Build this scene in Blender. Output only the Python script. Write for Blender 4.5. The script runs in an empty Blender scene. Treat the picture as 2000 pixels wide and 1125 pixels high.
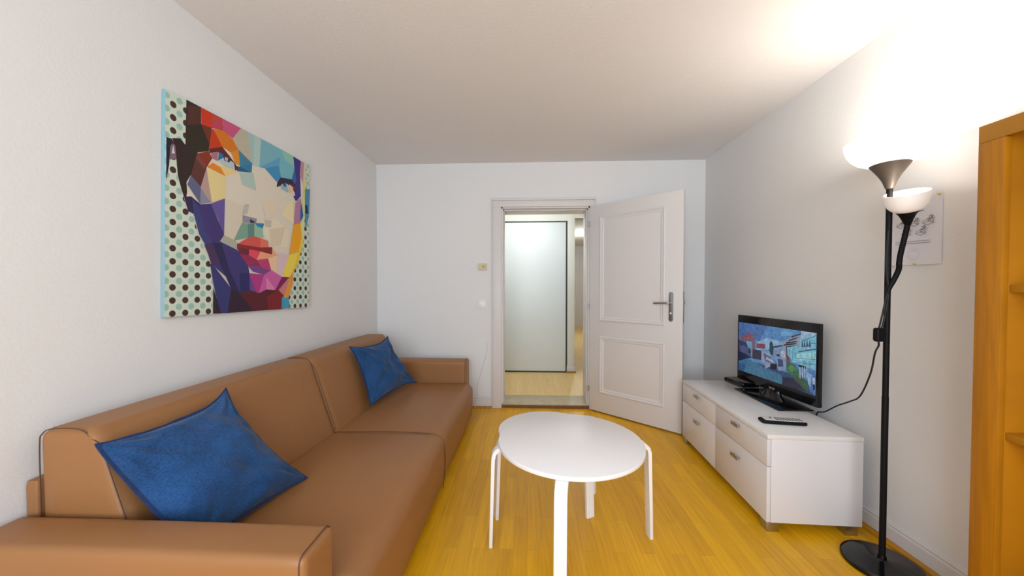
import bpy, bmesh, math, random
from mathutils import Vector, Matrix, noise
from mathutils.geometry import tessellate_polygon
random.seed(7)
PI = math.pi
scene = bpy.context.scene
COL = scene.collection

# ------------------------------------------------------------------ camera
F_PX, W_PX, H_PX = 690.0, 2000.0, 1125.0
YAW, PITCH, PP_Y = 0.0434428, 0.0193175, 573.33
cd = bpy.data.cameras.new('camera'); cam = bpy.data.objects.new('camera', cd); COL.objects.link(cam)
cd.sensor_fit = 'HORIZONTAL'; cd.sensor_width = 36.0; cd.lens = 36.0 * F_PX / W_PX
cd.shift_y = (PP_Y - H_PX / 2) / W_PX
cd.clip_start = 0.02; cd.clip_end = 200
cam.location = (0, 0, 1.23)
cam.rotation_euler = (PI / 2 - PITCH, 0, YAW)
scene.camera = cam

# ------------------------------------------------------------------ room dimensions (metres)
XL, XR, YF, YB, ZC = -1.54, 1.745, 3.566, -1.45, 2.475      # left, right, far, rear, ceiling
WT = 0.30                                                    # thickness of the far wall
HZ, HC = 0.04, 2.40                                          # hall floor and ceiling
OX0, OX1, OZ = -0.262, 0.622, 2.03                           # door opening

# ------------------------------------------------------------------ world, lights, exposure
w = bpy.data.worlds.new('world'); scene.world = w; w.use_nodes = True
bgn = w.node_tree.nodes['Background']; bgn.inputs[0].default_value = (0.75, 0.85, 1.0, 1); bgn.inputs[1].default_value = 1.2
vs = scene.view_settings
vs.view_transform = 'Standard'; vs.look = 'None'; vs.gamma = 1.0; vs.use_curve_mapping = False; vs.exposure = 0.01
scene.display_settings.display_device = 'sRGB'

def lamp(name, kind, loc, energy, color, size=0.1, size_y=None, rot=(0, 0, 0), spread=None):
    l = bpy.data.lights.new(name, kind); l.energy = energy; l.color = color
    if kind == 'AREA':
        l.shape = 'RECTANGLE'; l.size = size; l.size_y = size_y or size
        if spread: l.spread = spread
    else: l.shadow_soft_size = size
    o = bpy.data.objects.new(name, l); COL.objects.link(o); o.location = loc; o.rotation_euler = rot
    return o
# daylight entering through the window in the rear wall (behind the camera)
lamp('window_daylight', 'AREA', (-0.05, YB - 0.12, 1.45), 94, (0.78, 0.90, 1.0), 2.5, 1.75, (PI / 2, 0, 0))
# hall downlights
lamp('hall_light', 'POINT', (0.05, 4.06, 2.36), 21, (0.86, 0.95, 1.0), 0.09)
lamp('corridor_light', 'POINT', (1.168, 7.85, 2.30), 36, (0.88, 0.95, 1.0), 0.05)

# ------------------------------------------------------------------ helpers
def lin(c):
    def f(v):
        v /= 255.0
        return v / 12.92 if v <= 0.04045 else ((v + 0.055) / 1.055) ** 2.4
    return (f(c[0]), f(c[1]), f(c[2]), 1.0)

def mat(name, col, rough=0.5, metal=0.0, spec=0.5, coat=0.0, emit=None, estr=0.0, bump=None, vary=None, trans=0.0):
    m = bpy.data.materials.new(name); m.use_nodes = True
    nt = m.node_tree; b = nt.nodes['Principled BSDF']
    b.inputs['Base Color'].default_value = lin(col)
    b.inputs['Roughness'].default_value = rough; b.inputs['Metallic'].default_value = metal
    b.inputs['Specular IOR Level'].default_value = spec; b.inputs['Coat Weight'].default_value = coat
    b.inputs['Transmission Weight'].default_value = trans
    if emit: b.inputs['Emission Color'].default_value = lin(emit); b.inputs['Emission Strength'].default_value = estr
    tc = nt.nodes.new('ShaderNodeTexCoord')
    if vary:                                      # (scale, amount): soft mottling of the colour
        n = nt.nodes.new('ShaderNodeTexNoise'); n.inputs['Scale'].default_value = vary[0]; n.inputs['Detail'].default_value = 4
        mx = nt.nodes.new('ShaderNodeMix'); mx.data_type = 'RGBA'
        mx.inputs[6].default_value = lin(tuple(max(0, v * (1 - vary[1])) for v in col)); mx.inputs[7].default_value = lin(tuple(min(255, v * (1 + vary[1])) for v in col))
        nt.links.new(tc.outputs['Object'], n.inputs['Vector']); nt.links.new(n.outputs['Fac'], mx.inputs[0]); nt.links.new(mx.outputs[2], b.inputs['Base Color'])
    if bump:                                      # (scale, strength, distance)
        n = nt.nodes.new('ShaderNodeTexNoise'); n.inputs['Scale'].default_value = bump[0]; n.inputs['Detail'].default_value = 5; n.inputs['Roughness'].default_value = 0.6
        bp = nt.nodes.new('ShaderNodeBump'); bp.inputs['Strength'].default_value = bump[1]; bp.inputs['Distance'].default_value = bump[2]
        nt.links.new(tc.outputs['Object'], n.inputs['Vector']); nt.links.new(n.outputs['Fac'], bp.inputs['Height']); nt.links.new(bp.outputs['Normal'], b.inputs['Normal'])
    return m

def wood_mat(name, light, dark, plank=(0.6, 0.068), along='Y', rough=0.35, seam=(150, 105, 50), grain=1.0, seamw=0.0012):
    """strip wood: planks along one axis, each strip a little different, fine grain along it"""
    m = bpy.data.materials.new(name); m.use_nodes = True; nt = m.node_tree; N = nt.nodes.new; L = nt.links.new
    b = nt.nodes['Principled BSDF']; b.inputs['Roughness'].default_value = rough
    tc = N('ShaderNodeTexCoord'); sp = N('ShaderNodeSeparateXYZ'); cb = N('ShaderNodeCombineXYZ'); L(tc.outputs['Object'], sp.inputs[0])
    a, c = {'Y': ('Y', 'X'), 'Z': ('Z', 'X'), 'ZY': ('Z', 'Y')}[along]
    L(sp.outputs[a], cb.inputs[0]); L(sp.outputs[c], cb.inputs[1])
    br = N('ShaderNodeTexBrick'); L(cb.outputs[0], br.inputs['Vector'])
    br.offset = 0.37; br.offset_frequency = 2; br.squash = 1
    br.inputs['Scale'].default_value = 1.0; br.inputs['Brick Width'].default_value = plank[0]; br.inputs['Row Height'].default_value = plank[1]
    br.inputs['Mortar Size'].default_value = seamw; br.inputs['Mortar Smooth'].default_value = 0.3
    br.inputs['Color1'].default_value = lin(light); br.inputs['Color2'].default_value = lin(dark); br.inputs['Mortar'].default_value = lin(seam)
    mp = N('ShaderNodeMapping'); mp.inputs['Scale'].default_value = (1.6, 34, 34) ; L(cb.outputs[0], mp.inputs[0])
    n1 = N('ShaderNodeTexNoise'); n1.inputs['Scale'].default_value = 2.2; n1.inputs['Detail'].default_value = 6; n1.inputs['Distortion'].default_value = 0.6; L(mp.outputs[0], n1.inputs['Vector'])
    rp = N('ShaderNodeMapRange'); rp.inputs[1].default_value = 0.3; rp.inputs[2].default_value = 0.7; rp.inputs[3].default_value = 1 - 0.14 * grain; rp.inputs[4].default_value = 1 + 0.08 * grain
    L(n1.outputs['Fac'], rp.inputs[0])
    mu = N('ShaderNodeVectorMath'); mu.operation = 'SCALE'; L(br.outputs['Color'], mu.inputs[0]); L(rp.outputs[0], mu.inputs['Scale'])
    L(mu.outputs[0], b.inputs['Base Color'])
    return m

class Root:                                       # where each object's mesh origin stands in the world
    org = {}
def props(o, label=None, cat=None, group=None, kind=None):
    if label: o['label'] = label
    if cat: o['category'] = cat
    if group: o['group'] = group
    if kind: o['kind'] = kind
    return o
def thing(name, label, cat, loc, group=None):
    o = bpy.data.objects.new(name, None); COL.objects.link(o); o.location = loc; o.empty_display_size = 0.1
    Root.org[o.name] = Vector(loc); return props(o, label, cat, group)
def obj(name, bm, m, parent=None, loc=None, smooth=35, label=None):
    """bm is in world coordinates; becomes ONE mesh object"""
    org = Root.org[parent.name] if parent is not None else Vector(loc if loc is not None else (0, 0, 0))
    bmesh.ops.translate(bm, verts=bm.verts, vec=-org)
    bmesh.ops.recalc_face_normals(bm, faces=bm.faces) if not getattr(bm, 'keep', False) and bm not in KEEP else None
    me = bpy.data.meshes.new(name); bm.to_mesh(me); KEEP.discard(bm); bm.free()
    for mm in (m if isinstance(m, (list, tuple)) else [m]): me.materials.append(mm)
    if smooth:
        me.shade_smooth(); me.set_sharp_from_angle(angle=math.radians(smooth))
    o = bpy.data.objects.new(name, me); COL.objects.link(o)
    if parent is not None: o.parent = parent
    else: o.location = org
    Root.org[o.name] = org
    if label: o['label'] = label
    return o
KEEP = set()
def B(): return bmesh.new()
def xf(bm, n0, M):
    vs_ = list(bm.verts)[n0:]
    bmesh.ops.transform(bm, matrix=M, verts=vs_)
def box(bm, x0, x1, y0, y1, z0, z1, bev=0.0, seg=2, M=None, mi=0):
    vs_ = [bm.verts.new(p) for p in [(x0,y0,z0),(x1,y0,z0),(x1,y1,z0),(x0,y1,z0),(x0,y0,z1),(x1,y0,z1),(x1,y1,z1),(x0,y1,z1)]]
    fs = [bm.faces.new([vs_[i] for i in q]) for q in [(0,3,2,1),(4,5,6,7),(0,1,5,4),(1,2,6,5),(2,3,7,6),(3,0,4,7)]]
    for f in fs: f.material_index = mi
    if bev:
        es = list({e for f in fs for e in f.edges})
        r = bmesh.ops.bevel(bm, geom=es, offset=bev, segments=seg, profile=0.5, affect='EDGES')
        vs_ = list({v for f in r['faces'] for v in f.verts} | {v for v in vs_ if v.is_valid})
    if M is not None: bmesh.ops.transform(bm, matrix=M, verts=[v for v in vs_ if v.is_valid])
def prism(bm, pts, d0, d1, fn, bev=0.0, mi=0):
    """polygon pts (a,b) extruded from d0 to d1; fn(a,b,d)->xyz"""
    a = [bm.verts.new(fn(p[0], p[1], d0)) for p in pts]; b = [bm.verts.new(fn(p[0], p[1], d1)) for p in pts]
    n = len(pts); fs = [bm.faces.new(a[::-1]), bm.faces.new(b)]
    for i in range(n): fs.append(bm.faces.new([a[i], a[(i+1) % n], b[(i+1) % n], b[i]]))
    for f in fs: f.material_index = mi
    if bev:
        es = list({e for f in fs[:2] for e in f.edges}); bmesh.ops.bevel(bm, geom=es, offset=bev, segments=2, profile=0.5, affect='EDGES')
def smooth_path(pts, n=6, closed=False):
    P = [Vector(p) for p in pts]; out = []; m = len(P)
    for i in range(m if closed else m - 1):
        g = (lambda k: P[k % m]) if closed else (lambda k: P[max(0, min(m - 1, k))])
        p0, p1, p2, p3 = g(i-1), g(i), g(i+1), g(i+2)
        for k in range(n):
            t = k / n
            out.append(0.5 * ((2*p1) + (-p0+p2)*t + (2*p0-5*p1+4*p2-p3)*t*t + (-p0+3*p1-3*p2+p3)*t**3))
    if not closed: out.append(P[-1])
    return out
def tube(bm, pts, r, seg=10, closed=False, mi=0):
    P = [Vector(p) for p in pts]; m = len(P); rings = []; up = None
    rr = r if isinstance(r, (list, tuple)) else [r] * m
    for i in range(m):
        if closed: d = (P[(i+1) % m] - P[i-1])
        else: d = P[min(m-1, i+1)] - P[max(0, i-1)]
        d.normalize()
        if up is None: up = Vector((0,0,1)) if abs(d.z) < 0.9 else Vector((1,0,0))
        s = d.cross(up).normalized(); up = s.cross(d).normalized()
        rings.append([bm.verts.new(P[i] + (s*math.cos(2*PI*k/seg) + up*math.sin(2*PI*k/seg)) * rr[i]) for k in range(seg)])
    for i in range(m if closed else m - 1):
        A_, C_ = rings[i], rings[(i+1) % m]
        for k in range(seg):
            f = bm.faces.new([A_[k], A_[(k+1) % seg], C_[(k+1) % seg], C_[k]]); f.material_index = mi
    if not closed:
        bm.faces.new(rings[0][::-1]).material_index = mi; bm.faces.new(rings[-1]).material_index = mi
def lathe(bm, prof, c, seg=48, cap=True, mi=0):
    rings = []
    for r, z in prof:
        rings.append([bm.verts.new((c[0] + r*math.cos(2*PI*k/seg), c[1] + r*math.sin(2*PI*k/seg), c[2] + z)) for k in range(seg)])
    for i in range(len(rings) - 1):
        for k in range(seg):
            f = bm.faces.new([rings[i][k], rings[i][(k+1) % seg], rings[i+1][(k+1) % seg], rings[i+1][k]]); f.material_index = mi
    if cap:
        bm.faces.new(rings[0][::-1]).material_index = mi; bm.faces.new(rings[-1]).material_index = mi
def soft_box(bm, lo, hi, r, fn=None, n=26, crown=(0, 0, 0)):
    """densely meshed rounded box; crown puffs each axis' faces out; fn moves every point"""
    lo = Vector(lo); hi = Vector(hi); c = (lo+hi)/2; h = (hi-lo)/2
    rr = r if isinstance(r, (tuple, list)) else (r, r, r)
    start = len(bm.verts); bm.verts.ensure_lookup_table()
    def co(k):                                  # denser towards the ends
        t = -1 + 2*k/n; return math.sin(t * PI/2) * 0.55 + t * 0.45
    idx = {}
    def V(p):
        key = (round(p[0], 5), round(p[1], 5), round(p[2], 5))
        if key in idx: return idx[key]
        q = Vector((p[0]*h.x, p[1]*h.y, p[2]*h.z))
        inn = Vector([max(-(h[i]-rr[i]), min(h[i]-rr[i], q[i])) for i in range(3)])
        d = Vector([(q[i]-inn[i]) / rr[i] for i in range(3)]); L_ = max(abs(d.x), abs(d.y), abs(d.z))
        if L_ > 1e-9 and d.length > 1e-9: d = d / d.length * L_
        s = inn + Vector([d[i]*rr[i] for i in range(3)])
        u, v, w_ = s.x/h.x, s.y/h.y, s.z/h.z
        s.x += crown[0]*u*abs(u)*(1-v*v)*(1-w_*w_); s.y += crown[1]*v*abs(v)*(1-u*u)*(1-w_*w_); s.z += crown[2]*max(0, w_)*(1-u*u)*(1-v*v)
        s = s + c
        if fn: s = fn(s)
        idx[key] = bm.verts.new(s); return idx[key]
    for ax in range(3):
        for sg in (-1, 1):
            for i in range(n):
                for j in range(n):
                    q = []
                    for di, dj in ((0,0),(1,0),(1,1),(0,1)):
                        p = [0,0,0]; p[ax] = sg; p[(ax+1)%3] = co(i+di); p[(ax+2)%3] = co(j+dj); q.append(V(p))
                    if sg < 0: q.reverse()
                    try: bm.faces.new(q)
                    except ValueError: pass

# ------------------------------------------------------------------ materials
M_WALL = mat('wall_paint', (232, 230, 229), 0.9, spec=0.2, bump=(95, 0.22, 0.004))
M_CEIL = mat('ceiling_paint', (234, 230, 230), 0.95, spec=0.1, bump=(70, 0.3, 0.006))
M_WOODWORK = mat('white_lacquer', (222, 216, 214), 0.45, spec=0.4)
M_FLOOR = wood_mat('laminate_floor', (236, 176, 8), (218, 158, 5), (0.62, 0.066), 'Y', 0.42, (186, 132, 30), 1.0, 0.0006)
M_HALLFLOOR = wood_mat('hall_floor', (246, 210, 142), (240, 202, 132), (0.6, 0.066), 'Y', 0.4, (204, 166, 104), 0.6, 0.0005)
M_THRESH = mat('threshold_top', (196, 180, 150), 0.5, vary=(14, 0.12))
M_THRESHEDGE = mat('threshold_edge', (120, 78, 42), 0.6, vary=(30, 0.15))
M_LEATHER = mat('brown_leatherette', (154, 106, 64), 0.45, spec=0.35, bump=(420, 0.12, 0.0015), vary=(3, 0.03))
M_SEAM = mat('leatherette_seam', (92, 58, 40), 0.55)
M_WHITE = mat('white_melamine', (226, 221, 222), 0.28, spec=0.5)
M_WTOP = mat('white_gloss_top', (230, 225, 222), 0.12, spec=0.5)
M_GAP = mat('cabinet_gap', (110, 104, 104), 0.8)
M_CHROME = mat('brushed_steel', (178, 178, 180), 0.3, metal=1.0)
M_STEELGREY = mat('handle_grey', (140, 140, 144), 0.35, metal=0.8)
M_BLACK = mat('black_gloss_plastic', (10, 9, 12), 0.12, spec=0.5)
M_BLACKM = mat('black_satin_metal', (12, 10, 13), 0.55, spec=0.2)
M_CORD = mat('black_cord', (16, 15, 18), 0.5)
M_TABLE = mat('table_white_paint', (244, 239, 238), 0.4, spec=0.4)
M_PLASTIC = mat('white_plastic', (236, 234, 230), 0.35)
M_BEIGE = mat('cream_plastic', (214, 200, 160), 0.5)
M_CANVAS = mat('canvas_edge', (140, 176, 186), 0.8)
M_HALLWALL = mat('hall_paint', (228, 224, 214), 0.85, spec=0.2)
M_SLIDING = mat('sliding_door_white', (226, 230, 230), 0.4)
M_DARKTRACK = mat('dark_track', (40, 52, 50), 0.5)
M_OAK = wood_mat('honey_oak', (176, 112, 0), (168, 104, 0), (3.0, 0.11), 'ZY', 0.5, (150, 92, 8), 1.3, 0.0008)
M_OAKX = wood_mat('honey_oak_cross', (190, 132, 26), (182, 122, 20), (3.0, 0.11), 'Y', 0.5, (150, 90, 10), 1.3, 0.0008)
M_PAPER = mat('paper', (228, 225, 232), 0.85, spec=0.1)
M_INK = mat('grey_ink', (84, 82, 86), 0.8)
M_INKL = mat('light_ink', (178, 176, 184), 0.8)
M_PINY = mat('pin_yellow', (216, 196, 96), 0.4)
M_KEY = mat('grey_keys', (90, 88, 92), 0.5)
M_SILVER = mat('silver_plastic', (226, 223, 218), 0.4)
M_LOGO = mat('silver_logo', (190, 190, 190), 0.3, metal=0.6)

def denim():
    m = bpy.data.materials.new('blue_denim'); m.use_nodes = True; nt = m.node_tree; N = nt.nodes.new; L = nt.links.new
    b = nt.nodes['Principled BSDF']; b.inputs['Roughness'].default_value = 0.9; b.inputs['Specular IOR Level'].default_value = 0.15
    b.inputs['Sheen Weight'].default_value = 0.15
    tc = N('ShaderNodeTexCoord')
    mp = N('ShaderNodeMapping'); mp.inputs['Scale'].default_value = (60, 60, 260); L(tc.outputs['Object'], mp.inputs[0])
    n1 = N('ShaderNodeTexNoise'); n1.inputs['Scale'].default_value = 2.5; n1.inputs['Detail'].default_value = 5; L(mp.outputs[0], n1.inputs['Vector'])
    n2 = N('ShaderNodeTexNoise'); n2.inputs['Scale'].default_value = 9; n2.inputs['Detail'].default_value = 3; L(tc.outputs['Object'], n2.inputs['Vector'])
    ad = N('ShaderNodeMath'); ad.operation = 'MULTIPLY_ADD'; L(n1.outputs['Fac'], ad.inputs[0]); ad.inputs[1].default_value = 0.7
    sc = N('ShaderNodeMath'); sc.operation = 'MULTIPLY'; sc.inputs[1].default_value = 0.3; L(n2.outputs['Fac'], sc.inputs[0]); L(sc.outputs[0], ad.inputs[2])
    cr = N('ShaderNodeValToRGB'); cr.color_ramp.elements[0].position = 0.33; cr.color_ramp.elements[0].color = lin((20, 49, 88)); cr.color_ramp.elements[1].position = 0.68; cr.color_ramp.elements[1].color = lin((47, 90, 142))
    L(ad.outputs[0], cr.inputs[0]); L(cr.outputs[0], b.inputs['Base Color'])
    bp = N('ShaderNodeBump'); bp.inputs['Strength'].default_value = 0.25; bp.inputs['Distance'].default_value = 0.002; L(n1.outputs['Fac'], bp.inputs['Height']); L(bp.outputs[0], b.inputs['Normal'])
    return m
M_DENIM = denim()
M_HEM = mat('denim_hem', (24, 46, 88), 0.9, vary=(60, 0.3))

# ------------------------------------------------------------------ the room
def struct(name, bm, m, **k):
    o = obj(name, bm, m, smooth=k.pop('smooth', 30), **k); o['kind'] = 'structure'; return o
b = B(); box(b, XL - .15, XR + .15, YB - .15, YF, -0.10, 0.0); struct('floor', b, M_FLOOR)
b = B(); box(b, XL - .15, XR + .15, YB - .15, YF, ZC, ZC + 0.10); struct('ceiling', b, M_CEIL)
b = B(); box(b, XL - .15, XL, YB - .15, YF, 0.0, ZC); struct('wall_left', b, M_WALL)
b = B(); box(b, XR, XR + .15, YB - .15, YF, 0.0, ZC); struct('wall_right', b, M_WALL)
b = B(); box(b, XL - .15, OX0, YF, YF + WT, -.10, ZC + .1); box(b, OX1, XR + .9, YF, YF + WT, -.10, ZC + .1); box(b, OX0, OX1, YF, YF + WT, OZ, ZC + .1)
struct('wall_back', b, M_WALL)
# rear wall with the window the daylight comes through
WX0, WX1, WZ0, WZ1 = -1.2, 1.3, 0.55, 2.35
b = B(); box(b, XL, WX0, YB - .15, YB, 0, ZC); box(b, WX1, XR, YB - .15, YB, 0, ZC); box(b, WX0, WX1, YB - .15, YB, 0, WZ0); box(b, WX0, WX1, YB - .15, YB, WZ1, ZC)
struct('wall_rear', b, M_WALL)
b = B()
for x0, x1 in ((WX0, WX0 + .06), (WX1 - .06, WX1), (.02, .09)): box(b, x0, x1, YB - .10, YB - .04, WZ0, WZ1, .004)
for z0, z1 in ((WZ0, WZ0 + .06), (WZ1 - .06, WZ1)): box(b, WX0, WX1, YB - .10, YB - .04, z0, z1, .004)
struct('window_1', b, M_WOODWORK)

# skirting boards: moulded profile, (distance from wall, z)
SK = [(0, .004), (.016, .004), (.016, .062), (.011, .066), (.011, .070), (.014, .074), (.014, .079), (.008, .083), (.008, .087), (.004, .092), (0, .092)]
b = B(); prism(b, [(XR - a - .0005, z + .018) for a, z in SK], 0.0, YF - .001, lambda a, z, d: (a, d, z)); struct('baseboard_right', b, M_WOODWORK)
b = B(); prism(b, [(XR - .001, .0), (XR - .034, .0), (XR - .034, .009), (XR - .026, .020), (XR - .001, .022)], 0.0, YF - .02, lambda a, z, d: (a, d, z)); struct('trim_2', b, M_OAKX)
b = B(); prism(b, [(XL + a + .0005, z + .018) for a, z in SK], YB, YF - .001, lambda a, z, d: (a, d, z)); struct('baseboard_left', b, M_WOODWORK)
b = B()
for x0, x1 in ((XL + .017, -.352), (.672, XR - .017)): prism(b, [(YF - a * .9, z * 1.12 + .012) for a, z in SK], x0, x1, lambda a, z, d: (d, a, z))
struct('baseboard_back', b, M_WOODWORK)
b = B()
for x0, x1 in ((XL + .017, -.352), (.672, XR - .036)): box(b, x0, x1, YF - .026, YF - .001, 0, .014, .003)
struct('trim_3', b, M_OAKX)

# doorway: casing around the opening, lining of the reveal
b = B()
def casing(b, x0, x1, z0, z1, vertical):
    box(b, x0, x1, YF - .018, YF - .0005, z0, z1, .003)
CW = .085
for sx, xe in ((-1, OX0), (1, OX1)):
    xa, xb = (xe - CW, xe) if sx < 0 else (xe, xe + .045)
    box(b, xa, xb, YF - .020, YF - .0005, 0, OZ, .003)
    xo = xa if sx < 0 else xb
    box(b, min(xo, xo + sx*.010), max(xo, xo + sx*.010), YF - .030, YF - .0005, 0, OZ + CW, .003)
box(b, OX0 - CW, OX1 + .045, YF - .020, YF - .0005, OZ, OZ + .062, .003)
box(b, OX0 - CW - .01, OX1 + .055, YF - .032, YF - .0005, OZ + .062, OZ + .085, .004)
struct('trim_1', b, M_WOODWORK)
b = B()
box(b, OX0 - .001, OX0 + .014, YF - .001, YF + WT + .005, HZ, OZ); box(b, OX1 - .014, OX1 + .001, YF - .001, YF + WT + .005, HZ, OZ); box(b, OX0, OX1, YF - .001, YF + WT + .005, OZ - .014, OZ + .001)
box(b, OX0 + .013, OX0 + .026, YF + .05, YF + .14, HZ, OZ - .014, .002); box(b, OX1 - .026, OX1 - .013, YF + .05, YF + .14, HZ, OZ - .014, .002); box(b, OX0 + .013, OX1 - .013, YF + .05, YF + .14, OZ - .027, OZ - .014, .002)
struct('trim_4', b, M_WOODWORK)
b = B(); box(b, OX0, OX1, YF, YF + WT, .0, HZ - .001, .003); box(b, OX0 + .0, OX1 - .0, YF - .012, YF, 0, HZ - .004, .002, mi=1)
struct('trim_5', b, [M_THRESH, M_THRESHEDGE])

# ------------------------------------------------------------------ hall beyond the doorway
YH, YC = YF + WT, 4.90
b = B(); box(b, -1.6, 2.6, YH, 10.4, -.10, HZ); struct('floor_hall', b, M_HALLFLOOR)
b = B(); box(b, -1.6, 2.6, YH, 10.4, HC, HC + .1); struct('ceiling_hall', b, M_HALLWALL)
b = B(); box(b, -.70, -.60, YH, YC, HZ, HC); struct('wall_hall_left', b, M_HALLWALL)
b = B(); box(b, 2.5, 2.6, YH, 10.4, HZ, HC); struct('wall_hall_right', b, M_HALLWALL)
b = B(); box(b, -.6, 2.6, 10.3, 10.4, HZ, HC); struct('wall_hall_end', b, M_HALLWALL)
b = B(); box(b, .552, .652, YC - .0, 10.3, HZ, HC, .002); box(b, -.60, .552, YC, YC + .12, 2.135, HC); box(b, -.60, .552, YC + .07, YC + .12, HZ, 2.135); struct('wall_closet', b, M_HALLWALL)
b = B(); box(b, .652, 2.5, YC, YC + .10, 2.17, HC); struct('wall_lintel', b, M_HALLWALL)
b = B(); box(b, .545, .662, YC - .012, YC - .0005, HZ + .022, HZ + .10, .004); box(b, .6525, .664, YC, YC + 1.0, HZ + .022, HZ + .10, .004); struct('baseboard_hall', b, M_WOODWORK)
b = B(); box(b, .540, .668, YC - .024, YC - .0006, HZ, HZ + .021, .004); struct('trim_6', b, M_OAKX)
d2 = struct('door_2', (lambda b: (box(b, -.58, .530, YC + .005, YC + .03, HZ + .018, 2.118, .003), b)[1])(B()), M_SLIDING)
b = B(); box(b, -.6, .552, YC - .002, YC + .05, HZ, HZ + .014); box(b, .531, .551, YC + .004, YC + .05, HZ, 2.135); box(b, -.6, .552, YC + .0, YC + .05, 2.120, 2.135); o = obj('door_track', b, M_DARKTRACK, d2, label='dark track and gap around the white sliding door')
b = B(); box(b, .95, 1.95, 10.262, 10.2995, HZ, 2.36, .004)
d3 = struct('door_3', b, M_WOODWORK)
b = B()
for z0, z1 in ((.25, .80), (1.0, 2.2)):
    for a0, a1 in ((1.05, 1.40), (1.5, 1.85)):
        for q in ((a0, a1, z0, z0 + .02), (a0, a1, z1 - .02, z1), (a0, a0 + .02, z0, z1), (a1 - .02, a1, z0, z1)): box(b, q[0], q[1], 10.250, 10.2625, q[2], q[3], .003)
obj('door_moulding', b, M_WOODWORK, d3)
# recessed spotlight in the corridor ceiling
t = thing('ceiling_spotlight', 'small round lit spotlight in the corridor ceiling seen through the doorway', 'ceiling light', (1.168, 7.85, HC - .006))
b = B(); lathe(b, [(.052, -.001), (.058, -.006), (.046, -.007), (.045, -.002)], (1.168, 7.85, HC), 32); obj('rim', b, M_CHROME, t)
b = B(); lathe(b, [(.001, -.0045), (.044, -.0045), (.044, -.0025)], (1.168, 7.85, HC), 32); obj('lens', b, mat('spot_lens', (255, 255, 255), .4, emit=(250, 254, 255), estr=6), t)

# ------------------------------------------------------------------ the open door leaf (hinged right, swung into the room)
hv = Vector((.616, 3.530, 0)); ud = Vector((1.277 - .62, 2.962 - 3.54, 0)).normalized(); nb = Vector((-ud.y, ud.x, 0))   # nb points away from the camera
MD = Matrix(((ud.x, nb.x, 0, hv.x), (ud.y, nb.y, 0, hv.y), (0, 0, 1, 0), (0, 0, 0, 1)))
b = B(); box(b, 0, .875, 0, .040, .012, 2.025, .003, M=MD); d1 = struct('door_1', b, M_WOODWORK)
def frame(b, a0, a1, z0, z1, w, t, M):
    """mitred moulding strip around a panel, stepped profile"""
    prof = [(0, 0), (0, -t * .55), (w * .22, -t), (w * .45, -t * .75), (w * .5, -t * .35), (w * .75, -t * .45), (w, 0)]
    rings = []
    for o_, t_ in prof:
        rings.append([b.verts.new(M @ Vector(p)) for p in ((a0 + o_, t_, z0 + o_), (a1 - o_, t_, z0 + o_), (a1 - o_, t_, z1 - o_), (a0 + o_, t_, z1 - o_))])
    for r0, r1 in zip(rings, rings[1:]):
        for k in range(4): b.faces.new([r0[k], r0[(k+1) % 4], r1[(k+1) % 4], r1[k]])
for z0, z1 in ((.898, 1.912), (.199, .752)):
    b = B(); frame(b, .112, .735, z0, z1, .045, .013, MD); obj('panel_moulding', b, M_WOODWORK, d1, smooth=20)
b = B()
pl = [(.0175 * math.cos(t), .107 + .0175 * math.sin(t)) for t in [PI * k / 10 for k in range(11)]] + [(.0175 * math.cos(t), -.107 + .0175 * math.sin(t)) for t in [PI + PI * k / 10 for k in range(11)]]
prism(b, [(.783 + p, 1.062 + q) for p, q in pl], -.006, 0, lambda a, z, d: MD @ Vector((a, d, z)), bev=.0015)
hp = obj('handle_plate', b, M_STEELGREY, d1, label='grey steel escutcheon plate')
b = B(); tube(b, [MD @ Vector(p) for p in smooth_path([(.783, -.004, 1.094), (.783, -.035, 1.094), (.776, -.048, 1.094), (.75, -.052, 1.094), (.70, -.050, 1.092), (.655, -.046, 1.091)], 5)], [.010]*6 + [.0095]*20, 12)
lathe(b, [(.013, 0), (.013, .006)], (0, 0, 0), 16); 
xf(b, len(b.verts) - 32, MD @ Matrix.Translation((.783, -.012, 1.094)) @ Matrix.Rotation(PI/2, 4, 'X') @ Matrix.Translation((0, 0, -.004)))
obj('lever', b, M_CHROME, hp)
b = B(); box(b, .8745, .8765, .012, .030, .93, 1.19, .0008, M=MD); box(b, .876, .886, .014, .027, 1.085, 1.115, .002, M=MD); obj('latch_plate', b, M_STEELGREY, d1)
b = B()
lathe(b, [(.009, 0), (.009, .002)], (0, 0, 0), 16); xf(b, 0, MD @ Matrix.Translation((.783, -.0075, 1.008)) @ Matrix.Rotation(PI/2, 4, 'X'))
obj('keyhole', b, M_SILVER, hp)
for z in (.22, 1.03, 1.85):
    b = B(); lathe(b, [(.004, -.028), (.0065, -.026), (.0065, .026), (.004, .028)], (hv.x - .010, hv.y - .006, z), 12); obj('hinge', b, M_CHROME, d1)

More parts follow.
